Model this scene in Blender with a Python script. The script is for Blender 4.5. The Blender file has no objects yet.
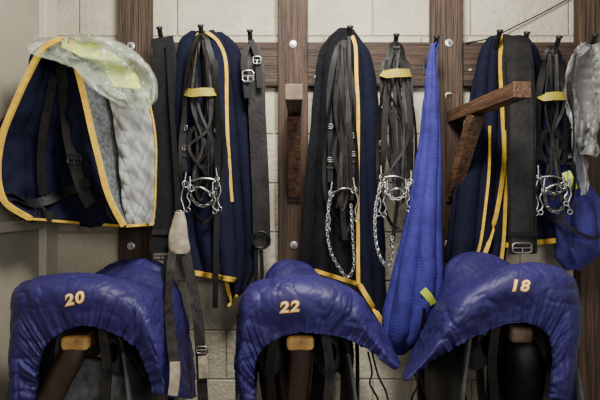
import bpy, bmesh, math, random
from mathutils import Vector, noise, Matrix
from mathutils.bvhtree import BVHTree
random.seed(5)
COL = bpy.context.scene.collection
PI = math.pi
CZ = 1.45; D0 = 2.0; F = 500.0
def P(px, py, d):
    s = (D0-d)/F
    return Vector(((px-300)*s, -d, CZ+(200-py)*s))
def PP(pts, d=None):
    return [P(p[0], p[1], p[2] if len(p) > 2 else d) for p in pts]

# ------------------------------------------------------------------ materials
def mat(name, col, rough=.6, metal=0, nscale=20, namt=.3, bump=.2, bscale=120, stretch=(1,1,1),
        sheen=0, alpha=1, coat=0, col2=None, weave=0, weavestr=.5, trans=0, bdist=.002, spec=.5):
    m = bpy.data.materials.new(name); m.use_nodes = True
    nt = m.node_tree; N = nt.nodes; L = nt.links
    b = N['Principled BSDF']
    tc = N.new('ShaderNodeTexCoord'); mp = N.new('ShaderNodeMapping'); mp.inputs['Scale'].default_value = stretch
    L.new(tc.outputs['Object'], mp.inputs['Vector'])
    n1 = N.new('ShaderNodeTexNoise'); n1.inputs['Scale'].default_value = nscale; n1.inputs['Detail'].default_value = 6
    n1.inputs['Roughness'].default_value = .65
    L.new(mp.outputs[0], n1.inputs['Vector'])
    cr = N.new('ShaderNodeValToRGB')
    c1 = [max(0, c*(1-namt)) for c in col]; c2 = [min(1, c*(1+namt)) for c in (col2 or col)]
    cr.color_ramp.elements[0].position = .3; cr.color_ramp.elements[1].position = .7
    cr.color_ramp.elements[0].color = (*c1, 1); cr.color_ramp.elements[1].color = (*c2, 1)
    L.new(n1.outputs['Fac'], cr.inputs['Fac']); L.new(cr.outputs['Color'], b.inputs['Base Color'])
    n2 = N.new('ShaderNodeTexNoise'); n2.inputs['Scale'].default_value = bscale; n2.inputs['Detail'].default_value = 4
    L.new(mp.outputs[0], n2.inputs['Vector'])
    bp = N.new('ShaderNodeBump'); bp.inputs['Strength'].default_value = bump; bp.inputs['Distance'].default_value = bdist
    h = n2.outputs['Fac']
    if weave:
        w1 = N.new('ShaderNodeTexWave'); w1.bands_direction = 'DIAGONAL'; w1.inputs['Scale'].default_value = weave
        mp2 = N.new('ShaderNodeMapping'); mp2.inputs['Scale'].default_value = (-1, 1, 1)
        L.new(tc.outputs['Object'], mp2.inputs['Vector'])
        w2 = N.new('ShaderNodeTexWave'); w2.bands_direction = 'DIAGONAL'; w2.inputs['Scale'].default_value = weave
        L.new(tc.outputs['Object'], w1.inputs['Vector']); L.new(mp2.outputs[0], w2.inputs['Vector'])
        mx = N.new('ShaderNodeMath'); mx.operation = 'MAXIMUM'
        L.new(w1.outputs['Fac'], mx.inputs[0]); L.new(w2.outputs['Fac'], mx.inputs[1])
        h = mx.outputs[0]
        mixc = N.new('ShaderNodeMixRGB'); mixc.blend_type = 'MULTIPLY'; mixc.inputs['Fac'].default_value = weavestr
        L.new(cr.outputs['Color'], mixc.inputs['Color1']); L.new(h, mixc.inputs['Color2'])
        L.new(mixc.outputs[0], b.inputs['Base Color'])
    L.new(h, bp.inputs['Height']); L.new(bp.outputs[0], b.inputs['Normal'])
    b.inputs['Roughness'].default_value = rough; b.inputs['Metallic'].default_value = metal
    b.inputs['Sheen Weight'].default_value = sheen; b.inputs['Alpha'].default_value = alpha
    b.inputs['Coat Weight'].default_value = coat; b.inputs['Specular IOR Level'].default_value = spec
    b.inputs['Transmission Weight'].default_value = trans
    return m

def block_mat():
    m = bpy.data.materials.new('painted_block'); m.use_nodes = True
    nt = m.node_tree; N = nt.nodes; L = nt.links; b = N['Principled BSDF']
    tc = N.new('ShaderNodeTexCoord'); sp = N.new('ShaderNodeSeparateXYZ'); cb = N.new('ShaderNodeCombineXYZ')
    L.new(tc.outputs['Object'], sp.inputs[0]); L.new(sp.outputs['X'], cb.inputs['X']); L.new(sp.outputs['Z'], cb.inputs['Y'])
    mp = N.new('ShaderNodeMapping'); mp.inputs['Location'].default_value = (.10, .052, 0); L.new(cb.outputs[0], mp.inputs['Vector'])
    br = N.new('ShaderNodeTexBrick'); br.inputs['Scale'].default_value = 1
    br.inputs['Brick Width'].default_value = .392; br.inputs['Row Height'].default_value = .196
    br.inputs['Mortar Size'].default_value = .006; br.inputs['Mortar Smooth'].default_value = 1
    br.inputs['Color1'].default_value = (.52, .475, .365, 1); br.inputs['Color2'].default_value = (.50, .455, .35, 1)
    br.inputs['Mortar'].default_value = (.43, .39, .30, 1)
    L.new(mp.outputs[0], br.inputs['Vector'])
    n = N.new('ShaderNodeTexNoise'); n.inputs['Scale'].default_value = 3; n.inputs['Detail'].default_value = 9; n.inputs['Roughness'].default_value = .68
    L.new(tc.outputs['Object'], n.inputs['Vector'])
    cr = N.new('ShaderNodeValToRGB'); cr.color_ramp.elements[0].color = (.66, .65, .61, 1); cr.color_ramp.elements[1].color = (1.05, 1.05, 1.05, 1)
    cr.color_ramp.elements[0].position = .3; cr.color_ramp.elements[1].position = .62
    L.new(n.outputs['Fac'], cr.inputs['Fac'])
    mx = N.new('ShaderNodeMixRGB'); mx.blend_type = 'MULTIPLY'; mx.inputs['Fac'].default_value = 1
    L.new(br.outputs['Color'], mx.inputs['Color1']); L.new(cr.outputs['Color'], mx.inputs['Color2'])
    L.new(mx.outputs[0], b.inputs['Base Color'])
    inv = N.new('ShaderNodeMath'); inv.operation = 'MULTIPLY'; inv.inputs[1].default_value = -.6; L.new(br.outputs['Fac'], inv.inputs[0])
    n2 = N.new('ShaderNodeTexNoise'); n2.inputs['Scale'].default_value = 40; n2.inputs['Detail'].default_value = 8; n2.inputs['Roughness'].default_value = .7
    L.new(tc.outputs['Object'], n2.inputs['Vector'])
    ad = N.new('ShaderNodeMath'); ad.operation = 'MULTIPLY_ADD'; ad.inputs[1].default_value = 1.2
    L.new(n2.outputs['Fac'], ad.inputs[0]); L.new(inv.outputs[0], ad.inputs[2])
    bp = N.new('ShaderNodeBump'); bp.inputs['Strength'].default_value = 1; bp.inputs['Distance'].default_value = .011
    L.new(ad.outputs[0], bp.inputs['Height']); L.new(bp.outputs[0], b.inputs['Normal'])
    b.inputs['Roughness'].default_value = .55
    return m

M = {}
M['block'] = block_mat()
M['plaster'] = mat('painted_plaster', (.30,.275,.21), .6, nscale=3, namt=.15, bump=.15, bscale=60)
M['trim'] = mat('painted_trim', (.46,.42,.33), .5, nscale=4, namt=.12, bump=.1)
M['floor'] = mat('concrete_floor', (.16,.15,.14), .8, nscale=6, namt=.3)
M['woodv'] = mat('stained_wood_vertical', (.010,.0050,.0030), .65, nscale=16, namt=.6, bump=1, bscale=30, stretch=(5,5,.2), col2=(.052,.029,.017), bdist=.007, spec=.35)
M['woodh'] = mat('stained_wood_horizontal', (.010,.0055,.004), .65, nscale=16, namt=.6, bump=1, bscale=30, stretch=(.2,5,5), col2=(.046,.027,.017), bdist=.007, spec=.35)
M['woody'] = mat('rack_wood', (.028,.012,.005), .5, nscale=12, namt=.5, bump=.8, bscale=30, stretch=(4,.3,4), col2=(.085,.042,.020), bdist=.005, spec=.5)
M['woodmid'] = mat('scuffed_wood', (.045,.028,.018), .6, nscale=25, namt=.4, bump=.3, col2=(.11,.07,.042))
M['woodend'] = mat('worn_wood', (.34,.17,.04), .55, nscale=22, namt=.35, bump=.4, col2=(.55,.32,.09))
M['nylon'] = mat('blue_nylon', (.0150,.0112,.070), .52, nscale=9, namt=.2, bump=.5, bscale=26, col2=(.0190,.0145,.088), bdist=.006, spec=.3)
M['nylonhem'] = mat('blue_nylon_hem', (.010,.008,.050), .7, nscale=30, namt=.3, bump=.5, spec=.15)
M['navy'] = mat('navy_wool', (.0065,.0078,.022), .95, nscale=50, namt=.25, bump=.5, bscale=240, spec=.12, bdist=.002)
M['navy2'] = mat('deep_navy_wool', (.0055,.0064,.0165), .95, nscale=50, namt=.25, bump=.5, bscale=240, spec=.12, bdist=.002)
M['char'] = mat('charcoal_wool', (.0062,.0065,.0085), .95, nscale=60, namt=.4, bump=.9, bscale=200, spec=.12, bdist=.003)
M['yellow'] = mat('yellow_binding', (.56,.35,.03), .8, nscale=50, namt=.3, bump=.4)
M['tag'] = mat('yellow_tag', (.32,.25,.022), .6, nscale=30, namt=.35, bump=.2)
M['leather'] = mat('black_leather', (.0045,.004,.004), .5, nscale=60, namt=.6, bump=.2, bscale=200, spec=.2)
M['belt'] = mat('flat_black_belt', (.005,.005,.0055), .6, nscale=12, namt=.6, bump=.5, bscale=60, col2=(.012,.011,.011), spec=.25, bdist=.004)
M['brown'] = mat('dark_brown_leather', (.024,.012,.007), .42, nscale=40, namt=.4, bump=.25, bscale=160, coat=.1)
M['worn'] = mat('worn_grey_leather', (.008,.007,.0066), .6, nscale=30, namt=.6, bump=.4, bscale=120, col2=(.020,.018,.017), spec=.25)
M['flapl'] = mat('grey_black_flap_leather', (.014,.014,.015), .5, nscale=14, namt=.5, bump=.4, bscale=80, col2=(.05,.05,.05), spec=.4)
M['web'] = mat('black_webbing', (.008,.008,.0095), .85, nscale=40, namt=.4, bump=.4, bscale=300, spec=.15)
M['tan'] = mat('tan_leather', (.20,.165,.12), .65, nscale=25, namt=.4, bump=.3, col2=(.30,.25,.18))
M['steel'] = mat('polished_steel', (.38,.38,.365), .3, 1, nscale=40, namt=.25, bump=.05)
M['zinc'] = mat('zinc_washer', (.42,.43,.43), .4, .6, nscale=60, namt=.25, bump=.2)
M['dullmetal'] = mat('tarnished_metal', (.22,.21,.19), .4, .9, nscale=60, namt=.3, bump=.2)
M['iron'] = mat('black_iron', (.010,.010,.012), .45, .4, nscale=40, namt=.3, bump=.3)
M['grey'] = mat('grey_felt', (.045,.052,.058), .95, nscale=70, namt=.5, bump=.5, bscale=150, col2=(.095,.105,.105), bdist=.003)
M['dgrey'] = mat('dark_grey_felt', (.035,.036,.040), .9, nscale=18, namt=.6, bump=.8, bscale=80, col2=(.10,.10,.10), bdist=.004, spec=.3)
M['white'] = mat('pale_quilt', (.21,.215,.205), .85, nscale=14, namt=.15, bump=.9, bscale=50, col2=(.29,.295,.275), bdist=.012, weave=7, weavestr=.4)
M['plastic'] = mat('plastic_bag', (.46,.52,.40), .10, nscale=10, namt=.12, bump=.3, bscale=10, alpha=.20, bdist=.015, spec=.9)
M['plastic2'] = mat('dull_grey_thin_bag', (.19,.19,.185), .35, nscale=8, namt=.2, bump=.5, bscale=12, alpha=.72, bdist=.012)
M['green'] = mat('yellow_green_label', (.50,.60,.05), .5, nscale=20, namt=.25, bump=.1)
M['net'] = mat('violet_blue_net', (.026,.022,.15), .8, nscale=15, namt=.2, bump=.25, weave=50, weavestr=.5, bdist=.002, col2=(.036,.032,.20), spec=.15)
M['net2'] = mat('blue_bag', (.017,.014,.10), .65, nscale=15, namt=.3, bump=.25, weave=50, weavestr=.45, bdist=.002, col2=(.025,.021,.15), spec=.3)
M['gold'] = mat('gold_print', (.80,.42,.02), .6, nscale=30, namt=.1, bump=.1)
M['cream'] = mat('cream_print', (.95,.88,.62), .6, nscale=30, namt=.03, bump=.1)
M['wire'] = mat('cable_black', (.02,.02,.02), .6)

# ------------------------------------------------------------------ core
class Thing:
    def __init__(s, name, label, cat, loc, group=None):
        s.loc = Vector(loc); s.o = bpy.data.objects.new(name, None); s.o.empty_display_size = .05
        COL.objects.link(s.o); s.o.location = s.loc; s.o['label'] = label; s.o['category'] = cat
        if group: s.o['group'] = group
    def part(s, name, geo, m, parent=None, label=None, solid=0, smooth=True):
        o = mesh(name, geo, m, s.loc, parent or s.o, smooth)
        o.location = (0, 0, 0)
        if label: o['label'] = label
        if solid:
            md = o.modifiers.new('thickness', 'SOLIDIFY'); md.thickness = solid; md.offset = 0
        return o
def mesh(name, geo, m, loc=Vector((0,0,0)), parent=None, smooth=True):
    V, Fc = geo
    me = bpy.data.meshes.new(name); me.from_pydata([tuple(Vector(v)-loc) for v in V], [], Fc)
    me.materials.append(M[m]); me.validate(); 
    bm = bmesh.new(); bm.from_mesh(me); bmesh.ops.recalc_face_normals(bm, faces=bm.faces); bm.to_mesh(me); bm.free()
    if smooth:
        for p in me.polygons: p.use_smooth = True
        if len(V) < 2500 and hasattr(me, 'set_sharp_from_angle'): me.set_sharp_from_angle(angle=math.radians(40))
    o = bpy.data.objects.new(name, me); COL.objects.link(o); o.location = loc
    if parent: o.parent = parent
    return o
def single(name, geo, m, label, cat, loc, group=None, smooth=True, solid=0):
    o = mesh(name, geo, m, Vector(loc), None, smooth); o['label'] = label; o['category'] = cat
    if group: o['group'] = group
    return o
def join(*gs):
    V = []; Fc = []
    for v, f in gs:
        k = len(V); V += list(v); Fc += [tuple(i+k for i in q) for q in f]
    return V, Fc
def catm(pts, n, closed=False):
    pts = [Vector(p) for p in pts]; m = len(pts)
    if m == 2 and not closed: return [pts[0].lerp(pts[1], i/(n-1)) for i in range(n)]
    segs = m if closed else m-1; out = []
    cnt = n if closed else n-1
    for i in range(n):
        u = i/cnt*segs; k = min(int(u), segs-1); f = u-k
        if closed: a, b, c, d = (pts[(k+q) % m] for q in (-1, 0, 1, 2))
        else:
            b = pts[k]; c = pts[k+1]; a = pts[k-1] if k > 0 else b*2-c; d = pts[k+2] if k+2 < m else c*2-b
        out.append(.5*((2*b)+(c-a)*f+(2*a-5*b+4*c-d)*f*f+(3*b-a-3*c+d)*f*f*f))
    return out
def sweep(path, prof, closed=False, facing=None, twist=0):
    n = len(path); k = len(prof); V = []; Fc = []
    T = []
    for i in range(n):
        a = path[i-1] if (i > 0 or closed) else path[i]; b = path[(i+1) % n] if (i < n-1 or closed) else path[i]
        t = (b-a); T.append(t.normalized() if t.length > 1e-9 else Vector((0,0,-1)))
    up = None
    for i in range(n):
        t = T[i]
        if facing is not None:
            f = facing
            if twist: f = Matrix.Rotation(twist*math.sin(i/n*7+twist*9), 3, 'Z') @ facing
            nrm = f - t*f.dot(t)
            if nrm.length < .15: nrm = (up if up is not None else Vector((1,0,0))); nrm = nrm - t*nrm.dot(t)
        else:
            ref = up if up is not None else (Vector((0,1,0)) if abs(t.y) < .9 else Vector((1,0,0)))
            nrm = ref - t*ref.dot(t)
        nrm.normalize(); up = nrm.copy(); w = t.cross(nrm)
        for a, b in prof: V.append(path[i]+w*a+nrm*b)
    for i in range(n if closed else n-1):
        j = (i+1) % n
        for q in range(k): Fc.append((i*k+q, i*k+(q+1) % k, j*k+(q+1) % k, j*k+q))
    if not closed: Fc.append(tuple(range(k))); Fc.append(tuple((n-1)*k+q for q in range(k)))
    return V, Fc
def circ(r, k=8, ry=None): return [(r*math.cos(2*PI*i/k), (ry or r)*math.sin(2*PI*i/k)) for i in range(k)]
def tube(pts, r, n=None, closed=False, k=10): 
    return sweep(catm(pts, n or max(8, len(pts)*6), closed), circ(r, k), closed)
def rprof(w, t):
    w /= 2; t /= 2
    return [(-w, -t), (w, -t), (w, t), (-w, t)]
def ribbon(pts, w, t=.004, n=None, closed=False, facing=(0,-1,0), twist=0):
    return sweep(catm(pts, n or max(10, len(pts)*7), closed), rprof(w, t), closed, Vector(facing), twist)
def box(c, sx, sy, sz, bev=0, rot=None):
    bm = bmesh.new(); bmesh.ops.create_cube(bm, size=1)
    for v in bm.verts: v.co = Vector((v.co.x*sx, v.co.y*sy, v.co.z*sz))
    if bev: bmesh.ops.bevel(bm, geom=bm.edges[:], offset=bev, segments=3, affect='EDGES', profile=.5)
    if rot: bmesh.ops.transform(bm, matrix=rot, verts=bm.verts)
    bm.verts.index_update()
    V = [v.co+Vector(c) for v in bm.verts]; Fc = [tuple(v.index for v in f.verts) for f in bm.faces]; bm.free()
    return V, Fc
def beam(a, b, w, h, bev=.004):
    a = Vector(a); b = Vector(b); t = (b-a); L = t.length
    q = t.to_track_quat('Y', 'Z').to_matrix().to_4x4()
    return box((a+b)/2, w, L, h, bev, q)
def torus(c, R, r, nrm=(0,1,0), k=18, j=10, ry=None):
    q = Vector(nrm).to_track_quat('Z', 'X')
    pts = [Vector(c)+q @ Vector((R*math.cos(2*PI*i/k), (ry or R)*math.sin(2*PI*i/k), 0)) for i in range(k)]
    return sweep(pts, circ(r, j), True)
def disc(c, R, t, k=20, nrm=(0,-1,0)):
    q = Vector(nrm).to_track_quat('Z', 'X'); V = []; Fc = []
    for (r, z) in ((R, 0), (R, t*.7), (R*.88, t)):
        for i in range(k): V.append(Vector(c)+q @ Vector((r*math.cos(2*PI*i/k), r*math.sin(2*PI*i/k), z)))
    for a in range(2):
        for i in range(k): Fc.append((a*k+i, a*k+(i+1) % k, (a+1)*k+(i+1) % k, (a+1)*k+i))
    Fc.append(tuple(range(k))); Fc.append(tuple(range(2*k, 3*k)))
    return V, Fc
def chain(pts, R=.0065, r=.0021):
    dense = catm(pts, 200); L = [0]
    for i in range(1, 200): L.append(L[-1]+(dense[i]-dense[i-1]).length)
    step = R*1.9; m = int(L[-1]/step); gs = []; j = 0
    for q in range(m+1):
        s = q*step
        while j < 198 and L[j+1] < s: j += 1
        p = dense[j]; t = (dense[j+1]-dense[j]).normalized()
        side = t.cross(Vector((0,1,0))).normalized(); nrm = Vector((0,1,0)) if q % 2 else side*.8+Vector((0,.6,0))
        nrm = (nrm-t*nrm.dot(t)).normalized(); b = t.cross(nrm)
        ring = [p+t*(R*1.35*math.cos(2*PI*i/10))+b*(R*.8*math.sin(2*PI*i/10)) for i in range(10)]
        gs.append(sweep(ring, circ(r, 6), True))
    return join(*gs)
def grid(G, disp=None):
    R = len(G); C = len(G[0]); out = []
    for i in range(R):
        for j in range(C):
            p = G[i][j]
            if disp:
                a = G[min(i+1, R-1)][j]-G[max(i-1, 0)][j]; b = G[i][min(j+1, C-1)]-G[i][max(j-1, 0)]
                n = a.cross(b); n = n.normalized() if n.length > 1e-9 else Vector((0,-1,0))
                p = p+n*disp(i/(R-1), j/(C-1), p)
            out.append(p)
    Fc = [(i*C+j, i*C+j+1, (i+1)*C+j+1, (i+1)*C+j) for i in range(R-1) for j in range(C-1)]
    return out, Fc
def cat1(vals, u):
    m = len(vals); u = max(0, min(1, u))*(m-1); k = min(int(u), m-2); f = u-k
    b = vals[k]; c = vals[k+1]; a = vals[k-1] if k > 0 else tuple(2*x-y for x, y in zip(b, c))
    d = vals[k+2] if k+2 < m else tuple(2*y-x for x, y in zip(b, c))
    return tuple(.5*(2*b[i]+(c[i]-a[i])*f+(2*a[i]-5*b[i]+4*c[i]-d[i])*f*f+(3*b[i]-a[i]-3*c[i]+d[i])*f**3) for i in range(len(b)))
def crease(q, k=5.5): return -max(0, 1-k*abs(noise.noise(q)))
def fold(u, v, n, amp, ph=0, dr=.4):
    a = PI*n*u+ph+dr*math.sin(v*3+ph)+.5*noise.noise(Vector((u*2, v*1.5, ph)))
    return amp*(.25+.75*v)*(abs(math.sin(a))**.75-.5)
class Sheet:
    def __init__(s, rows, dfun, sag=0): s.rows = rows; s.dfun = dfun; s.sag = sag
    def at(s, u, v, off=0):
        xl, yl, xr, yr = cat1(s.rows, v)
        return P(xl+(xr-xl)*u, yl+(yr-yl)*u+s.sag*math.sin(PI*u)*v, s.dfun(u, v)+off)
    def geo(s, nx=30, nz=50, rough=.004, fq=9):
        G = [[s.at(j/nx, i/nz) for j in range(nx+1)] for i in range(nz+1)]
        return grid(G, lambda a, b, p: rough*noise.noise(p*fq)+rough*.4*noise.noise(p*fq*3))
    def strip(s, path, w=.018, off=.009, n=None, t=.005):
        pts = catm([Vector((a, b, 0)) for a, b in path], n or len(path)*9)
        return sweep([s.at(max(0, min(1, q.x)), max(0, min(1, q.y)), off) for q in pts], rprof(w, t), False, Vector((0,-1,0)))
def bagvol(rows, d0, dep, nx=40, nz=44, fold=.12, ff=7, seed=0, cr=0):
    G = []
    for i in range(nz+1):
        v = i/nz; xl, yl, xr, yr = cat1(rows, v); row = []
        cx = (xl+xr)/2; hw = (xr-xl)/2; cy = (yl+yr)/2; s = (D0-d0)/F
        for j in range(nx+1):
            a = 2*PI*j/nx
            w = abs(math.sin(ff*a/2+1.5*noise.noise(Vector((v*1.5, seed, 0)))))**.8-.6
            r = 1+fold*w*(.6+.4*math.sin(PI*v))+.12*noise.noise(Vector((math.cos(a)*1.5, math.sin(a)*1.5, v*4+seed)))
            rx = 1+(r-1)*.3
            row.append(P(cx+hw*math.cos(a)*rx, cy+(yr-yl)/2*math.cos(a), d0)-Vector((0, dep*hw*s*math.sin(a)*r, 0)))
        row[-1] = row[0].copy()
        G.append(row)
    def dsp(a, b, p):
        if not cr: return 0
        e = min(1, 5*b, 5*(1-b))*min(1, 5*a+.2)
        q = Vector((p.x*13+.8*noise.noise(p*4)+p.z*1.6, p.y*5+seed, p.z*.9))
        return e*cr*(crease(q, 2)+.4*crease(q*1.9+Vector((3,3,3)), 2.4))
    g = grid(G, dsp); V, Fc = g; C = nx+1
    Fc.append(tuple(range(nx))); Fc.append(tuple(nz*C+j for j in range(nx)))
    return V, Fc
def buckle(c, w, h, r=.003, facing=0):
    c = Vector(c); pts = [c+Vector((x*w/2, 0, z*h/2)) for x, z in ((-1,.7), (-.7,1), (.7,1), (1,.7), (1,-.7), (.7,-1), (-.7,-1), (-1,-.7))]
    fr = sweep(pts, circ(r, 10), True)
    return join(fr, tube([c+Vector((-w/2, 0, 0)), c+Vector((w/2, 0, 0))], r*.7), tube([c+Vector((0, -.003, 0)), c+Vector((0, -.005, -h/2-.003))], r*.7))
def copy_tree(o, delta, parent=None):
    c = o.copy(); COL.objects.link(c)
    if parent: c.parent = parent
    else: c.location = o.location+Vector(delta)
    for ch in list(o.children): copy_tree(ch, delta, c)
    return c

# ------------------------------------------------------------------ setting
def struct(name, geo, m):
    o = mesh(name, geo, m, smooth=False); o['kind'] = 'structure'; return o
struct('wall_back', box((.35, .05, 1.35), 3.0, .1, 2.7), 'block')
struct('wall_left', box((-1.05, -1.1, 1.35), .1, 2.2, 2.7), 'plaster')
struct('floor', box((.35, -1.3, -.03), 3.0, 2.8, .06), 'floor')
struct('trim_1', box((-.985, -.045, 1.35), .03, .09, 2.7, .003), 'trim')
struct('trim_2', box((-.985, -1.15, CZ-.09), .03, 2.1, .035, .004), 'trim')

def post(x0, x1, bolts, label):
    a = P(x0, 0, .05); b = P(x1, 0, .05); cx = (a.x+b.x)/2; w = b.x-a.x
    T = Thing('wooden_post', label, 'post', (cx, -.025, 0), 'dark vertical wall posts')
    T.part('board', box((cx, -.026, 1.35), w, .05, 2.7, .004), 'woodv', smooth=False)
    for (bx, by) in bolts:
        p = P(bx, by, .052)
        wsh = T.part('washer', disc(p, .015, .003), 'zinc')
        T.part('bolt_head', disc(p+Vector((0,-.003,0)), .007, .007, 6), 'steel', wsh, smooth=False)
post(118, 150, [(131,46), (131,246)], 'dark stained vertical post behind the covered saddle numbered 20')
post(278, 308, [(293,44), (294,245)], 'dark stained vertical post above the saddle cover numbered 22')
post(432, 463, [(449,43), (449,96), (448,244)], 'dark stained vertical post just right of the long blue net bag')
post(580, 614, [(596,60)], 'dark stained vertical post at the right edge of the photo')
a = P(119, 42, .032); b = P(640, 86, .032)
T = Thing('wooden_rail', 'dark horizontal board carrying the row of hooks across the wall', 'rail', ((a.x+b.x)/2, -.016, (a.z+b.z)/2))
T.part('board', box(((a.x+b.x)/2, -.0165, (a.z+b.z)/2), b.x-a.x, .033, a.z-b.z, .003), 'woodh', smooth=False)
for bx, by in ((258,50), (316,77), (470,70), (365,70)):
    p = P(bx, by, .033); T.part('screw', disc(p, .006, .004, 12), 'zinc')

hooks = [(160,33,'tip of black iron hook holding the wide black girth beside the plastic bag'),
 (201,31,'black iron hook holding the bridle with the round yellow tag and long rein'),
 (250,36,'black iron hook holding the strap with steel buckle left of the centre post'),
 (350,32,'black iron hook at the peak of the charcoal rug'),
 (396,40,'black iron hook holding the bridle beside the blue net bag'),
 (436,42,'black iron hook from which the long blue net bag hangs'),
 (499,36,'black iron hook holding the navy rug behind the projecting wooden arm'),
 (526,38,'black iron hook holding the wide black girth over the right rug'),
 (558,42,'black iron hook holding the coiled bridle in front of the blue bag'),
 (594,40,'black iron hook holding the dull grey thin bag')]
proto = None
for px, py, lab in hooks:
    tip = P(px, py, .17); base = Vector((tip.x, -.033, tip.z-.055))
    if proto is None:
        T = Thing('wall_hook', lab, 'hook', base, 'iron hooks on the horizontal board')
        T.part('peg', join(tube([base, base+Vector((0,-.05,.008)), base+Vector((0,-.10,.02)), base+Vector((0,-.148,.072))], .009, 20, k=10),
               disc(base+Vector((0,-.144,.068)), .012, .008, 12, (0,-.5,1))), 'iron')
        T.part('plate', box(base+Vector((0,-.001,-.002)), .03, .006, .06, .002), 'iron', smooth=False)
        proto = T.o
    else:
        c = copy_tree(proto, base-proto.location); c['label'] = lab

def rack(x, z, tipx, label, endm, L=.55, capw=.054, capz=.048, caph=0, bev=.003):
    T = Thing('saddle_rack', label, 'rack', (x, -.05, z), 'projecting wooden saddle racks')
    a = Vector((x, -.051, z)); b = Vector((tipx, -L, z)); t = (b-a).normalized()
    T.part('arm', beam(a, b, .050, .045, .002), 'woody', smooth=False)
    T.part('end_cap', beam(b-t*.004+Vector((0,0,caph)), b+t*(.012 if bev < .01 else .030)+Vector((0,0,caph)), capw, capz, bev), endm, smooth=bev > .01, label='worn end of the arm')
    k = .42 if L > .4 else .8
    T.part('brace', beam(Vector((x, -.058, z-.30)), a+(b-a)*k+Vector((0,0,-.02)), .046, .046, .002), 'woody', smooth=False)
    T.part('mounting_plate', box((x, -.056, z-.12), .050, .012, .42, .002), 'woodv', smooth=False)
    return T
rack(.593, 1.772, .648, 'bare wooden saddle rack arm jutting out above the right rug', 'woody', .53)
rack(-.022, 1.772, -.018, 'wooden saddle rack seen end on, at the centre post above number 22', 'woodmid', .50)
rack(-.664, 1.765, -.664, 'upper wooden saddle rack hidden under the yellow edged saddle pad', 'woody', .22)
RZ = 1.042
r20 = rack(-.650, RZ, -.635, 'lower wooden saddle rack with orange tan band under saddle cover number 20', 'woodend', .57, .078, .040, .004, .012)
r22 = rack(-.020, RZ, .000, 'lower wooden saddle rack with orange tan band under saddle cover number 22', 'woodend', .57, .078, .040, .004, .012)
rack(.600, RZ+.022, .632, 'lower wooden saddle rack with tan end under saddle cover number 18', 'woodmid', .55, .068, .046, 0, .014)
r20.part('front_leg', sweep(catm(PP([(75,345,.575),(70,360,.58),(58,382,.58),(44,412,.58)]), 24), circ(.036, 16, .022), False, Vector((0,-1,0))), 'brown', label='rounded brown leg curving down to the left')
r22.part('front_leg', sweep(catm(PP([(300,345,.575),(300,365,.57),(298,390,.56),(296,414,.55)]), 24), circ(.033, 16, .022), False, Vector((0,-1,0))), 'brown', label='rounded dark leg')

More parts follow.
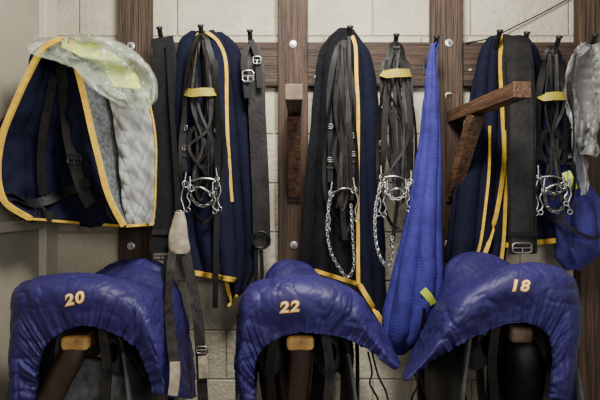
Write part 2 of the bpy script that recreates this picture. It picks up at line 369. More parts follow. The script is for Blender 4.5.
# ------------------------------------------------------------------ saddles and covers
def tuplegrid(curves, nu, nt):
    G = []
    for i in range(nu+1):
        u = i/nu
        ctl = [cat1([c[k] for c in curves], u) for k in range(len(curves[0]))]
        G.append([P(*cat1(ctl, j/nt)) for j in range(nt+1)])
    return G
def saddle(num, curves, rx, tx, rz, textpos, rot, ties, seed, size=.041):
    def withd(c, d): return [(x, y, d) for x, y in c]
    crv = [withd(c, d) for c, d in zip(curves, (.10, .20, .36, .54, .635, .630))]
    NU, NT = 120, 340
    G = tuplegrid(crv, NU, NT)
    T = Thing('saddle_cover', 'blue nylon saddle cover printed with the number '+num, 'saddle cover', (rx, -.35, rz), 'numbered blue saddle covers')
    tc = P(textpos[0], textpos[1], .63)
    def disp(u, v, p):
        q = Vector((p.x*5, p.y*5+seed, p.z*5))
        wob = Vector((noise.noise(q*1.3), noise.noise(q*1.3+Vector((7,7,7))), noise.noise(q*1.3+Vector((3,9,1)))))*.6
        w = .008*noise.noise(q)+.0050*crease(q*.8+wob+Vector((3,1,seed)), 4)+.0042*crease(q*1.6+wob, 4.5)+.0028*crease(q*3.3+wob*2, 4.5)+.0014*crease(q*7+wob*3, 4)
        edge = max(0, (abs(v-.5)-.22)/.28)
        w += .008*edge*math.sin(u*9+seed+4*noise.noise(q*.6))+.006*edge*crease(Vector((u*7, v*3, seed)), 3.5)
        k = max(0, (u-.80)/.20)**1.3
        ph = 9*noise.noise(Vector((v*5, seed, 1)))
        am = .3+1.6*abs(noise.noise(Vector((v*6, seed, 4))))
        w += k*am*(.0050*math.sin(v*90+ph)+.0034*math.sin(v*210+ph*1.7))
        dd = math.hypot((p.x-tc.x)/.06, (p.z-tc.z)/.035)
        mask = 1 if p.y > -.5 else min(1, .10+.90*max(0, min(1, dd-.6)))
        return w*mask
    geo = grid(G, disp)
    cv = T.part('cover', geo, 'nylon', solid=.002)
    hemP = [geo[0][NU*(NT+1)+j] for j in range(0, NT+1)]
    T.part('elastic_hem', sweep(hemP, circ(.003, 6)), 'nylonhem')
    bvh = BVHTree.FromPolygons([tuple(v) for v in geo[0]], geo[1])
    for layer, (off, dist, mm) in enumerate(((.0024, .004, 'gold'), (-.0002, .0056, 'cream'))):
        cu = bpy.data.curves.new('num', 'FONT'); cu.body = num; cu.size = size; cu.shear = .2; cu.align_x = 'CENTER'; cu.align_y = 'CENTER'; cu.offset = off; cu.space_character = 1.2
        to = bpy.data.objects.new('tmp', cu); COL.objects.link(to)
        bpy.context.view_layer.update()
        me = bpy.data.meshes.new_from_object(to.evaluated_get(bpy.context.evaluated_depsgraph_get()))
        bm = bmesh.new(); bm.from_mesh(me); bmesh.ops.triangulate(bm, faces=bm.faces[:])
        bmesh.ops.subdivide_edges(bm, edges=[e for e in bm.edges if e.calc_length() > .006], cuts=3); bmesh.ops.triangulate(bm, faces=bm.faces[:])
        bm.verts.index_update(); c = tc; V = []
        cr, sr = math.cos(rot), math.sin(rot)
        for v in bm.verts:
            x = v.co.x*1.15; y = v.co.y
            o = Vector((c.x+x*cr-y*sr, -1.1, c.z+x*sr+y*cr))
            h = bvh.ray_cast(o, Vector((0,1,0)))
            if h[0] is None: V.append(Vector((o.x, -.65, o.z)))
            else:
                V.append(h[0]+Vector((0,-dist,dist*.4)))
        Fc = [tuple(v.index for v in f.verts) for f in bm.faces]; bm.free()
        T.part('number' if layer else 'number_outline', (V, Fc), mm, cv, label=('cream digits ' if layer else 'orange outline of digits ')+num)
        bpy.data.objects.remove(to); bpy.data.curves.remove(cu)
    for tpath in ties: T.part('tie_cord', tube(PP(tpath), .0028, k=6), 'leather')
    S = Thing('saddle', 'black leather saddle on its rack under the blue cover numbered '+num, 'saddle', (rx, -.35, rz+.03), 'covered black saddles')
    def axis(d): return rx+(tx-rx)*d/.55
    sec = []
    for d, hw, top, bot in ((.13,.09,.15,-.08), (.2,.12,.13,-.13), (.33,.13,.070,-.15), (.45,.15,.065,-.14), (.55,.150,.090,-.06), (.60,.13,.070,-.02)):
        row = []
        for j in range(25):
            a = (j/24-.5)*PI*1.05
            row.append((axis(d)+hw*math.sin(a), -d, rz+bot+(top-bot)*math.cos(a)**.7 if math.cos(a) > 0 else rz+bot))
        sec.append(row)
    Gs = [[Vector(cat1([r[j] for r in sec], i/30)) for j in range(25)] for i in range(31)]
    S.part('seat', grid(Gs), 'leather', solid=.014)
    for sx in (-1, 1):
        rows = []
        for i in range(25):
            u = i/24; d = .10+.45*u; e = max(.1, 1-(2*abs(u-.5))**5)**.5
            c = Vector((axis(d)+sx*(.080+.012*u), -d, rz-.035-.02*math.sin(PI*u)))
            rows.append([c+Vector((.046*e*math.cos(2*PI*j/20), 0, .095*e*math.sin(2*PI*j/20))) for j in range(21)])
        S.part('panel', grid(rows), 'flapl')
        fr = []
        for i in range(21):
            u = i/20
            fr.append([Vector((axis(.33)+sx*(.122+.045*math.sin(u*2)+.006*math.sin(j)), -(.12+.47*j/14-.05*u*(1-j/7)), rz+.06-.42*u+.03*math.cos(PI*(j/7-1))*u)) for j in range(15)])
        S.part('flap', grid(fr), 'flapl', solid=.008)
        S.part('stirrup_leather', ribbon([Vector((axis(.3)+sx*.2, -.30, rz+.02)), Vector((axis(.3)+sx*.205, -.30, rz-.2)), Vector((axis(.3)+sx*.2, -.3, rz-.42))], .028, .006, facing=(sx,-.4,0)), 'leather')
        S.part('rear_strap', ribbon([Vector((axis(.55)+sx*.07, -.57, rz+.04)), Vector((axis(.55)+sx*.085, -.575, rz-.08)), Vector((axis(.55)+sx*.07, -.57, rz-.24))], .026, .006), 'worn' if sx > 0 else 'leather')
        c = Vector((axis(.3)+sx*.2, -.30, rz-.47))
        S.part('stirrup_iron', join(tube([c+Vector((-.055,0,-.08)), c+Vector((-.05,0,-.01)), c+Vector((0,0,.045)), c+Vector((.05,0,-.01)), c+Vector((.055,0,-.08))], .006), box(c+Vector((0,0,-.08)), .125, .035, .012, .004)), 'steel')
    S.part('girth', ribbon([Vector((axis(.3)-.10, -.28, rz-.02)), Vector((axis(.3)-.09, -.28, rz-.25)), Vector((axis(.3)-.02, -.28, rz-.45)), Vector((axis(.3)+.07, -.28, rz-.3)), Vector((axis(.3)+.10, -.28, rz-.02))], .07, .01, facing=(0,-1,0)), 'web')
    if num == '18':
        S.part('rear_pad', bagvol([(514,336,534,336),(505,346,542,346),(502,366,546,366),(506,386,544,386),(514,404,536,404)], .50, .8, 30, 30, .02, 2, 3), 'leather', label='rounded black padded rear of the saddle')
    if num == '20':
        S.part('numnah', bagvol([(66,358,110,360),(52,370,126,370),(46,384,138,384),(44,400,146,400),(44,420,150,420)], .46, .30, 60, 40, .12, 5, 4, .010), 'dgrey', label='bulky grey and black pad under the saddle')
    return T, S
c20 = [[(80,396),(90,330),(106,277),(134,263),(164,273),(186,320),(198,396)],
       [(66,396),(74,330),(96,274),(130,259),(167,269),(188,320),(197,398)],
       [(36,396),(42,330),(62,292),(112,284),(156,291),(182,326),(191,398)],
       [(10,398),(12,332),(21,284),(84,274),(138,285),(164,322),(181,398)],
       [(12,402),(13,340),(25,297),(82,288),(130,302),(154,335),(169,396)],
       [(32,402),(37,366),(49,341),(82,325),(116,334),(138,352),(152,394)]]
saddle('20', c20, -.650, -.635, RZ, (76,299), .22, [], 1.0)
c22 = [[(252,398),(258,330),(272,276),(294,265),(314,276),(340,310),(364,345)],
       [(248,398),(254,330),(268,271),(294,260),(318,272),(350,310),(374,350)],
       [(243,398),(247,330),(262,290),(298,283),(334,292),(368,320),(388,355)],
       [(236,398),(237,330),(247,287),(300,275),(350,288),(382,322),(403,362)],
       [(239,402),(240,340),(252,302),(300,291),(346,304),(376,334),(400,367)],
       [(256,402),(254,368),(266,345),(298,333),(335,336),(365,347),(396,370)]]
saddle('22', c22, -.020, .0, RZ, (289,307), .09, [[(368,352,.6),(372,372,.6),(370,384,.6),(378,400,.6),(376,415,.6)],[(372,352,.6),(378,375,.6),(386,392,.6),(390,412,.6)]], 5.0)
c18 = [[(414,366),(428,332),(442,280),(466,257),(490,260),(516,292),(534,392)],
       [(410,368),(424,332),(440,275),(468,253),(502,258),(530,292),(545,396)],
       [(404,372),(420,338),(448,298),(488,278),(538,277),(558,308),(562,398)],
       [(402,376),(427,344),(456,292),(514,264),(566,270),(581,312),(573,400)],
       [(406,380),(433,350),(462,309),(515,278),(562,288),(574,324),(569,402)],
       [(414,378),(440,356),(472,338),(515,323),(545,330),(554,356),(551,400)]]
saddle('18', c18, .600, .632, RZ+.022, (517,286), -.02, [[(414,372,.6),(418,385,.6),(412,398,.6),(414,415,.6)],[(418,372,.6),(424,390,.6),(428,412,.6)]], 9.0, .040)

# ------------------------------------------------------------------ left saddle pad
T = Thing('saddle_pad', 'navy saddle pad with yellow binding and pale quilted lining, hanging at left', 'saddle pad', P(90,130,.35))
def dl(u, v):
    hollow = math.sin(PI*min(1, u*1.03))**.8
    return .43-.19*hollow*(.35+.65*v)-.05*u+.06*(abs(math.sin(u*8.5+1.2*v+.3+.8*noise.noise(Vector((u*2,v*3,0)))))**.8-.5)*hollow*(.4+.6*v)
SL = Sheet([(60,39,72,40),(42,50,74,56),(28,74,80,80),(14,104,86,105),(2,134,92,132),(-3,162,99,160),(-2,186,106,188),(6,204,114,208),(30,219,124,226)], dl)
T.part('navy_side', SL.geo(60, 70, .024, 7), 'navy', solid=.014)
T.part('binding', SL.strip([(.01,i/10) for i in range(11)], .016, .012, 90, .012), 'yellow')
T.part('binding', SL.strip([(1,i/10) for i in range(11)], .016, .016, 90, .012), 'yellow')
T.part('binding', SL.strip([(i/8,1) for i in range(9)], .008, .012, 60), 'yellow')
T.part('binding', SL.strip([(.0,.0),(.5,.0),(1,.0)], .016, .012, 20), 'yellow')
T.part('webbing_strap', SL.strip([(.62,.15),(.72,.4),(.76,.65),(.80,.86)], .040, .030), 'belt')
T.part('webbing_strap', SL.strip([(.5,.25),(.46,.5),(.40,.8)], .028, .030), 'belt')
T.part('webbing_strap', SL.strip([(.06,.80),(.22,.86),(.40,.84),(.62,.78),(.86,.72)], .032, .032), 'belt')
T.part('webbing_strap', SL.strip([(.05,.86),(.15,.9),(.30,.97)], .034, .030), 'belt')
T.part('buckle', buckle(SL.at(.24, .93, .04), .03, .03), 'iron')
T.part('buckle', buckle(SL.at(.76, .62, .045), .045, .03), 'iron')
dr = lambda u, v: .39-.08*u-.02*v
SR = Sheet([(72,44,84,50),(77,60,100,62),(82,84,112,84),(88,110,116,112),(95,140,119,142),(102,168,121,172),(112,200,124,206),(124,225,127,226)], dr)
T.part('felt_band', SR.geo(20, 50, .004, 8), 'grey', solid=.014)
SQ = Sheet([(82,50,98,56),(94,60,122,74),(106,80,144,90),(112,106,152,114),(117,138,156,143),(120,170,156,175),(123,200,155,205),(126,226,153,224)], lambda u, v: .33-.07*u-.02*v+.05*math.sin(PI*min(1,.15+u))*(.6+.4*v)+.008*math.sin(u*7+v*3)*v)
def quilt(a, b, p):
    return .006*noise.noise(p*6)-.0035*max(abs(math.cos(b*9+a*20))**12, abs(math.cos(b*9-a*20))**12)
T.part('quilted_lining', grid([[SQ.at(j/60, i/120) for j in range(61)] for i in range(121)], quilt), 'white', solid=.012)
T.part('binding', SQ.strip([(i/8,1) for i in range(9)], .009, .012, 40), 'yellow')
T.part('binding', SQ.strip([(1,.30+.7*i/8) for i in range(9)], .005, .010, 60), 'yellow')
T.part('webbing_strap', ribbon(PP([(108,196,.38),(110,212,.39),(118,222,.39)]), .018), 'web')

T = Thing('plastic_bag', 'crumpled translucent plastic bag draped over the top of the saddle pad', 'plastic bag', P(100,65,.42))
SB = Sheet([(46,37,68,36),(30,43,100,37),(30,52,122,42),(46,58,138,52),(66,64,150,65),(80,74,157,78),(92,86,158,91),(108,98,156,102),(126,106,151,108)],
           lambda u, v: .475-.09*u+.035*noise.noise(Vector((u*4, v*4, 1)))*1.5)
def bagd(sd):
    o = Vector((sd, sd*1.7, sd*.4))
    def f(a, b, p):
        e = min(1, 6*a, 6*(1-a), 6*b, 6*(1-b))*.8+.2
        return e*(.020*(abs(noise.noise(p*8+o))-.2)+.024*crease(p*8+o, 3)+.014*crease(p*17+o, 3.2)+.005*crease(p*34+o, 3.2))
    return f
for sd, off in ((0, 0), (4.3, -.012), (8.1, -.024)):
    T.part('film', grid([[SB.at(.5+(j/110-.5)*(1-sd*.01), .5+(i/100-.5)*(1-sd*.01), off) for j in range(111)] for i in range(101)], bagd(sd)), 'plastic')
G = [[SB.at(.36+.38*j/12, .12+.62*i/20, -.034) for j in range(13)] for i in range(21)]
T.part('label', grid(G, lambda a, b, p: .012*noise.noise(p*12)), 'green', label='yellow green printed panel showing through the film')

# ------------------------------------------------------------------ girths and straps
T = Thing('girth', 'wide black webbing girth hanging beside the pale quilted pad', 'girth', P(163,40,.22), 'wide black girths')
T.part('strap', ribbon(PP([(162,38,.20),(165,60,.225),(164,100,.22),(164,160,.22),(163,210,.22),(161,252,.22)]), .080, .010, 50, twist=.12), 'web')
T.part('keeper', ribbon(PP([(152,232,.232),(174,232,.232)]), .018, .004), 'belt')
T.part('buckle', buckle(P(161,256,.23), .06, .026), 'iron')
T = Thing('breastplate', 'leather breastplate with pale tan centre piece, left of the yellow tagged bridle', 'breastplate', P(178,40,.25))
T.part('neck_strap', ribbon(PP([(168,44,.235),(172,110,.25),(176,170,.255),(179,216,.26)]), .018), 'leather')
g = Sheet([(176,212,183,212),(173,222,186,222),(169,236,188,238),(169,248,190,250),(174,254,186,254)], lambda u, v: .27+.01*math.sin(PI*u))
T.part('centre_piece', g.geo(12, 20, .002), 'tan', solid=.008)
T.part('ring', torus(P(179,214,.275), .012, .003), 'steel')
T.part('strap', ribbon(PP([(173,250,.27),(170,275,.32),(169,305,.50),(172,340,.63),(175,366,.655)]), .028, .005, 50), 'worn')
T.part('strap', ribbon(PP([(185,250,.27),(193,290,.29),(199,330,.34),(203,402,.34)]), .034, .005), 'worn')
T.part('strap', ribbon(PP([(166,255,.25),(163,280,.27),(162,300,.29)]), .012), 'leather')
T.part('buckle', buckle(P(202,350,.35), .036, .022), 'dullmetal')
for y in (300,310,320): T.part('strap_hole', disc(P(194+(y-290)*.13, y, .325), .003, .002, 10), 'iron')
T.part('strap_tip', ribbon(PP([(175,362,.66),(175,378,.665),(173,395,.665)]), .026, .008), 'tan', label='pale worn strap end')
T.part('strap_tip', ribbon(PP([(203,356,.350),(204,378,.350)]), .032, .006), 'tan', label='pale worn strap end')

# ------------------------------------------------------------------ rugs
GRP = 'wool horse rugs with yellow binding'
T = Thing('horse_rug', 'navy wool rug hanging between the tan breastplate and the buckled strap', 'horse rug', P(205,35,.1), GRP)
f1 = lambda u, v: .125+.03*math.sin(PI*u)+fold(u, v, 2.6, .042, .6)
R1 = Sheet([(192,32,212,31),(181,42,222,42),(177,65,229,62),(177,100,230,100),(176,150,231,150),(178,200,232,200),(181,240,234,240),(190,272,235,280)], f1)
f1b = lambda u, v: .09+.02*math.sin(PI*u)+fold(u, v, 2.2, .04, 2)
R1b = Sheet([(204,31,221,34),(206,44,236,46),(212,75,244,70),(216,120,248,110),(220,170,251,170),(222,220,254,220),(224,270,255,262),(228,306,246,288)], f1b)
T.part('back_fold', R1b.geo(40, 60, .006), 'navy2', solid=.012)
T.part('front_fold', R1.geo(56, 70, .006), 'navy', solid=.012)
T.part('binding', R1.strip([(i/8,1) for i in range(9)], .018, .012, 50), 'yellow')
T.part('binding', R1.strip([(.70,.0),(.84,.07),(.92,.16),(.94,.3),(.94,.5),(.97,.62),(1,.72)], .012, .014, 60), 'yellow')
T.part('binding', R1.strip([(.35,.02),(.33,.2),(.30,.35)], .008, .010, 30), 'yellow')
T.part('binding', R1b.strip([(.0,.80),(.05,.9),(.15,1)], .014, .010, 30), 'yellow')
T.part('binding', R1b.strip([(0,1),(.3,1),(.5,.99)], .010, .010, 20), 'yellow')

T = Thing('horse_rug', 'charcoal wool rug with peaked top, right of the centre post', 'horse rug', P(348,32,.1), GRP)
f2 = lambda u, v: .125+.03*math.sin(PI*u)+fold(u, v, 2.8, .045, 1.9)
R2b = Sheet([(344,29,352,30),(346,40,362,42),(350,60,371,58),(350,100,377,95),(352,150,380,150),(354,200,382,205),(356,245,384,260),(358,282,386,328)], lambda u, v: .09+.02*math.sin(PI*u)+fold(u, v, 1.6, .03, .4))
R2 = Sheet([(340,30,350,28),(328,40,355,40),(319,56,357,60),(314,90,358,95),(310,140,358,145),(305,190,358,195),(302,235,358,240),(300,266,358,284)], f2)
T.part('back_fold', R2b.geo(36, 60, .006), 'navy2', solid=.012)
T.part('front_fold', R2.geo(56, 70, .008), 'char', solid=.012)
T.part('binding', R2.strip([(.26,1),(.5,1),(.7,1),(.85,1),(1,1)], .014, .012, 40), 'yellow')
T.part('binding', R2.strip([(.92,.10),(.98,.2),(.97,.35),(1,.5),(.99,.7),(1,.85),(1,1)], .013, .022, 60), 'yellow')
T.part('binding', R2b.strip([(0,1),(.25,1),(.5,1),(.75,1),(1,1)], .018, .012, 40), 'yellow')
T.part('binding', R2b.strip([(.04,.8),(.06,.9),(.04,1)], .010, .012, 20), 'yellow')

T = Thing('horse_rug', 'navy wool rug behind the bare projecting rack arm at right', 'horse rug', P(500,40,.1), GRP)
f3 = lambda u, v: .105+.02*math.sin(PI*u)+fold(u, v, 3, .04, 2.6)
R3b = Sheet([(500,36,526,36),(502,60,540,58),(502,110,546,110),(500,160,551,160),(498,205,555,205),(496,246,561,240)], lambda u, v: .09+.02*math.sin(PI*u)+fold(u, v, 2.6, .04, .3))
R3 = Sheet([(490,37,502,35),(481,52,506,50),(474,80,508,80),(468,120,508,120),(460,160,508,160),(453,200,507,205),(448,240,506,240),(446,262,504,262)], f3)
T.part('back_fold', R3b.geo(44, 50, .006), 'navy', solid=.012)
T.part('front_fold', R3.geo(50, 60, .006), 'navy2', solid=.012)
T.part('binding', R3b.strip([(i/8,1) for i in range(9)], .018, .012, 50), 'yellow')
T.part('binding', R3.strip([(.85,.0),(.80,.1),(.78,.25),(.86,.4),(.92,.55),(.85,.7),(.72,.85),(.62,1)], .015, .015, 70), 'yellow')
T.part('binding', R3.strip([(.55,.45),(.62,.6),(.60,.75),(.56,.88),(.50,1)], .009, .015, 50), 'yellow')
T.part('binding', R3.strip([(.98,.55),(.97,.7),(.96,.85),(.95,1)], .012, .015, 40), 'yellow')

T = Thing('girth', 'wide black girth hanging over the right rug below the rack arm end', 'girth', P(518,40,.2), 'wide black girths')
T.part('strap', ribbon(PP([(516,37,.18),(519,60,.225),(521,100,.225),(521,150,.22),(522,200,.22),(523,254,.22)]), .098, .010, 50, twist=.1), 'belt')
for s in (-1, 1):
    T.part('edge_binding', ribbon(PP([(519+s*13.2,62,.232),(521+s*13.2,100,.232),(521+s*13.2,150,.227),(522+s*13,200,.227),(523+s*13,252,.227)]), .008, .005, 40), 'leather')
T.part('strap', ribbon(PP([(512,36,.17),(509,60,.185),(511,100,.185),(512,130,.18)]), .05, .006, 40), 'belt')
T.part('keeper', ribbon(PP([(508,234,.232),(538,234,.232)]), .016, .004), 'leather')
T.part('buckle', buckle(P(522,248,.236), .066, .034, .004), 'dullmetal')
T = Thing('strap', 'flat black strap with steel buckle left of the centre post', 'strap', P(252,40,.15))
T.part('strap', ribbon(PP([(252,48,.13),(256,70,.14),(257,110,.14),(259,150,.14),(261,200,.14),(262,246,.14)]), .064, .008, twist=.1), 'belt')
T.part('strap', ribbon(PP([(247,44,.165),(244,64,.17),(248,98,.17)]), .024), 'leather')
T.part('strap', ribbon(PP([(251,40,.165),(257,56,.17),(260,88,.17)]), .022), 'leather')
T.part('buckle', buckle(P(248,76,.182), .040, .040, .0032), 'steel')
T.part('buckle', buckle(P(257,60,.18), .028, .026, .0026), 'steel')
T.part('ring', torus(P(261,240,.155), .032, .0055, (0,1,.2)), 'iron')
T.part('strap', ribbon(PP([(256,248,.14),(256,270,.14),(255,288,.14)]), .014), 'leather')
T.part('strap', ribbon(PP([(261,250,.14),(262,270,.14),(261,290,.14)]), .014), 'leather')

# ------------------------------------------------------------------ bridles
def bit(T, xl, xr, y, d, h=34, tilt=0):
    a = P(xl, y+tilt, d); b = P(xr, y-tilt, d); m = (a+b)/2
    o = T.part('bit', tube([a, m+Vector((0,-.01,.012)), b], .0042, 14), 'steel')
    for x, q in ((xl, -1), (xr, 1)):
        yy = y-q*tilt; hh = h*(1 if q < 0 else .8)
        T.part('bit_shank', tube([P(x-q*tilt*.4, yy-12, d+.006), P(x+q*1, yy, d+.008), P(x+q*4, yy+hh*.4, d+.008), P(x+q*1, yy+hh*.75, d+.008), P(x+q*3, yy+hh, d+.008)], .0032, 20), 'steel', o)
        T.part('bit_ring', torus(P(x+q*3, yy+hh+2, d+.008), .008, .0020, (.3,1,0)), 'steel', o)
        T.part('bit_ring', torus(P(x, yy, d+.012), .011, .0022, (.5*q,1,0)), 'steel', o)
    return o
def bridle(label, cx, hy, w, tagy, bity, d, low, chains=(), extra=(), tagw=15, rnd=0, bit2=None):
    T = Thing('bridle', label, 'bridle', P(cx, hy, d), 'black bridles with steel bits')
    R = random.Random(rnd); j = lambda k=2.5: R.uniform(-k, k)
    mid = (tagy+bity)/2
    T.part('cheekpiece', ribbon(PP([(cx,hy+2),(cx-w*.5+j(),hy+18),(cx-w*.85+j(),tagy),(cx-w*.95+j(),mid),(cx-w*.9,bity-10)], d+.004), .020, .003, twist=.25), 'leather')
    T.part('cheekpiece', ribbon(PP([(cx,hy+2),(cx+w*.5+j(),hy+18),(cx+w*.85+j(),tagy),(cx+w*.9+j(),mid),(cx+w*.9,bity-10)], d+.004), .020, .003, twist=-.3), 'leather')
    T.part('headpiece', ribbon(PP([(cx-w*.4,hy+22),(cx-w*.25,hy+6),(cx,hy),(cx+w*.25,hy+6),(cx+w*.4,hy+22)], d), .03, facing=(0,-.5,1)), 'leather')
    T.part('throat_lash', ribbon(PP([(cx-1,hy+4),(cx-w*.25+j(),tagy-5),(cx-w*.35+j(4),mid+10),(cx-w*.1+j(4),bity+R.uniform(0,18)),(cx+w*.25,bity-R.uniform(0,12)),(cx+w*.3+j(4),mid),(cx+w*.15+j(),tagy),(cx+2,hy+4)], d+.010), .012, .003, 70, twist=.6), 'leather')
    ang = R.uniform(-.4, .4)
    nb = []
    for i in range(8):
        a = 2*PI*i/8; x = w*.72*math.cos(a); y = (bity-tagy)*.20*math.sin(a)
        nb.append((cx+x*math.cos(ang)-y*math.sin(ang)*.6+j(1.5), mid+R.uniform(6,14)+x*math.sin(ang)+y*math.cos(ang)))
    T.part('noseband', ribbon(PP(nb, d+.014), .015, .004, 60, True), 'leather')
    lx = j(4)
    T.part('rein', ribbon(PP([(cx+w*.1,hy+6),(cx+w*1.1+j(),mid-10),(cx+w*1.15+j(),bity+5),(cx+w*.6+lx,low-8),(cx+lx,low),(cx-w*.6+lx,low-14),(cx-w*1.15+j(),bity),(cx-w*1.05+j(),mid-10),(cx-w*.1,hy+6)], d+.018), .012, .003, 90, twist=.8), 'leather')
    T.part('rein', ribbon(PP([(cx+2,hy+8),(cx+w*.5+j(),tagy+8),(cx+w*.2+j(5),mid),(cx+w*.45+j(),bity),(cx+w*.1+j(4),low-22),(cx-w*.3+j(),bity-8),(cx-w*.1+j(4),mid+6),(cx-w*.5+j(),tagy+10),(cx-2,hy+8)], d+.022), .010, .003, 90, twist=-.8), 'worn')
    for k in range(5):
        s = -1 if k % 2 else 1
        T.part('rein', ribbon(PP([(cx+s*w*.2,hy+8),(cx+s*w*.3+j(5),tagy+R.uniform(5,30)),(cx+j(w*.8),mid+R.uniform(-5,14)),(cx+s*w*.35+j(5),bity+R.uniform(-14,26))], d+.008+.005*k), .009, .003, 30, twist=.5*s), 'leather' if k < 4 else 'worn')
    if tagw:
        T.part('tag', ribbon(PP([(cx-tagw,tagy,d+.012),(cx-tagw*.6,tagy+1,d+.040),(cx,tagy,d+.047),(cx+tagw*.6,tagy,d+.040),(cx+tagw,tagy,d+.012)]), .029, .004, 30), 'tag', label='yellow band wrapped round the straps')
    bit(T, cx-w*.85+j(1), cx+w*.85+j(1), bity, d+.026, 34, j(3))
    if bit2: bit(T, cx-w*.55, cx+w*.6, bity+bit2, d+.034, 20, j(3))
    for c in chains: T.part('curb_chain', chain(PP(c, d+.035), .0060, .0018), 'steel')
    for p, wd in extra: T.part('strap', ribbon(PP(p, d+.02), wd, .003, twist=.3), 'leather')
    for s in (-1, 1):
        for y in (mid+R.uniform(-24,0), mid+R.uniform(10,26)):
            T.part('buckle', buckle(P(cx+s*w*.90, y, d+.012), .018, .015, .0015), 'dullmetal')
        T.part('keeper', ribbon(PP([(cx+s*w*.92-3.2, y+8, d+.010), (cx+s*w*.92+3.2, y+8, d+.010)]), .007, .003), 'worn')
    return T
bridle('black bridle with yellow tag hanging over the rug beside the tan breastplate', 201, 34, 18, 92, 182, .19, 222,
       [[(188,184),(193,200),(203,206),(213,200),(217,186)]], [([(215,60),(218,120),(217,200),(215,308)], .020)], 15, 3, 9)
bridle('black bridle without a tag over the charcoal rug, long chain hanging below', 342, 40, 13, 95, 192, .19, 232,
       [[(331,194),(327,225),(331,252),(341,270),(348,277),(354,266),(353,240),(351,205)]],
       [([(344,40),(342,90),(343,150),(342,200),(345,240)], .020), ([(349,36),(350,90),(350,150),(352,200)], .012)], 0, 7)
bridle('black bridle with yellow tag between the charcoal rug and blue net bag', 396, 42, 16, 73, 180, .19, 228,
       [[(382,182),(376,205),(375,232),(379,254),(387,266),(393,256),(392,236)], [(385,184),(392,198),(404,196),(409,184)]],
       [([(388,60),(385,120),(383,160),(379,180)], .022), ([(403,60),(410,120),(408,180)], .020), ([(397,60),(394,130),(398,190),(392,246)], .014)], 14, 11, 12)
bridle('black coiled bridle with yellow tag in front of the blue bag at right', 553, 46, 17, 96, 180, .19, 221,
       [[(541,181),(548,192),(560,192),(567,182)], [(544,190),(547,206),(556,212),(565,204),(567,192)]], [([(546,60),(538,100),(539,160)], .024), ([(562,60),(568,100),(564,150)], .022)], 14, 15, 8)

# ------------------------------------------------------------------ blue bags, thin bag
T = Thing('net_bag', 'long royal blue net bag hanging beside the post, wide at bottom', 'bag', P(434,45,.2))
rows = [(431,44,435,44),(429,62,436,60),(427,90,438,88),(423,125,439,122),(418,165,440,162),(411,205,440,200),(402,245,441,240),(393,282,441,276),(386,316,438,304),(385,336,428,328),(390,348,414,343),(399,354,406,352)]
T.part('bag', bagvol(rows, .22, .75, 170, 110, .40, 7, 2, .010), 'net')
T.part('drawstring', tube(PP([(431,60,.22),(434,46,.19),(438,42,.165),(437,50,.18),(434,62,.22)]), .004), 'net2')
T.part('contents', ribbon(PP([(423,290,.310),(429,297,.305),(433,304,.295)]), .026, .004), 'green', label='pale green packet showing at the side')
T = Thing('bag', 'crumpled blue bag hanging at the right edge behind the coiled bridle', 'bag', P(562,60,.16))
rows = [(553,52,561,52),(546,70,566,70),(540,100,570,98),(538,130,576,128),(538,160,580,158),(541,182,584,178),(548,204,594,194),(554,226,604,212),(556,244,606,234),(555,256,602,248),(560,264,592,258),(568,270,582,266)]
T.part('bag', bagvol(rows, .125, .30, 150, 100, .6, 6, 8, .014), 'net2')
T.part('drawstring', tube(PP([(556,54,.125),(558,44,.15),(560,40,.17)]), .004), 'net2')
T.part('strap', ribbon(PP([(552,206,.19),(568,226,.21),(592,238,.205),(606,232,.19)]), .012), 'belt')
T.part('contents', ribbon(PP([(566,172,.19),(571,182,.20),(574,190,.19)]), .03, .004), 'green', label='pale green packet')
T = Thing('cloth_bag', 'dull grey crumpled thin bag bunched on the last hook at right', 'bag', P(594,45,.17))
S1 = Sheet([(586,44,597,43),(574,52,601,51),(566,68,604,70),(564,90,605,90),(567,108,603,112),(573,124,598,132),(578,138,594,146),(582,152,590,156)], lambda u, v: .215+.02*math.sin(u*6+v*3)+.010*math.sin(v*9)+fold(u, .5+.5*v, 3, .020, 1.2, 1.2))
cr2 = lambda a, b, p: .018*noise.noise(p*8)+.016*crease(Vector((p.x*9, p.y*9, p.z*7)), 2.4)+.007*crease(p*18, 3)
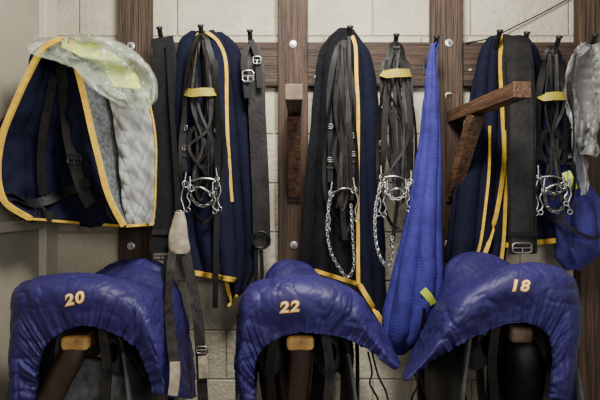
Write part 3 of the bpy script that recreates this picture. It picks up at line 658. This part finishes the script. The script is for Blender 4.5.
T.part('film', grid([[S1.at(j/90, i/100) for j in range(91)] for i in range(101)], cr2), 'plastic2')
S1b = Sheet([(574,118,588,122),(572,145,586,148),(575,165,588,168),(578,182,588,186),(580,194,586,195)], lambda u, v: .20+.02*math.sin(v*6+u*3)+fold(u, 1, 2, .02, .4))
T.part('twisted_end', S1b.geo(34, 50, .012, 12), 'plastic2')
T.part('drawcord', tube(PP([(576,52,.25),(571,90,.255),(574,130,.25),(572,168,.23)]), .003), 'leather')

single('cable', tube(PP([(466,43,.04),(490,38,.02),(520,24,.015),(548,10,.012),(575,-5,.012)]), .003, 40), 'wire', 'thin black cable running diagonally up the block wall at upper right', 'cable', P(520,24,.02))

T = Thing('girth_strap', 'pair of dark straps hanging between covers 22 and 18', 'strap', P(480,330,.3))
T.part('strap', ribbon(PP([(478,325,.3),(479,360,.3),(483,410,.3)]), .026), 'leather')
T.part('strap', ribbon(PP([(493,322,.3),(491,360,.3),(489,410,.3)]), .024), 'leather')

# ------------------------------------------------------------------ light & camera
w = bpy.data.worlds.new('World'); bpy.context.scene.world = w; w.use_nodes = True
w.node_tree.nodes['Background'].inputs[0].default_value = (1.0, .97, .92, 1); w.node_tree.nodes['Background'].inputs[1].default_value = .30
def area(name, loc, target, size, power, col):
    l = bpy.data.lights.new(name, 'AREA'); l.size = size; l.energy = power; l.color = col
    o = bpy.data.objects.new(name, l); COL.objects.link(o); o.location = loc
    o.rotation_euler = (Vector(target)-Vector(loc)).to_track_quat('-Z', 'Y').to_euler(); return o
area('ceiling_light', (.10, -1.05, 2.55), (.08, -.1, 1.3), .4, 54, (1, .96, .88))
area('fill_light', (.7, -2.9, 1.9), (.1, 0, 1.1), .7, 28, (1, .98, .95))  # weak fill lamp added behind the camera, not a window of the room
cam = bpy.data.cameras.new('camera'); co = bpy.data.objects.new('camera', cam); COL.objects.link(co)
cam.lens = 30; cam.sensor_width = 36; co.location = (0, -D0, CZ); co.rotation_euler = (PI/2, 0, 0)
bpy.context.scene.camera = co
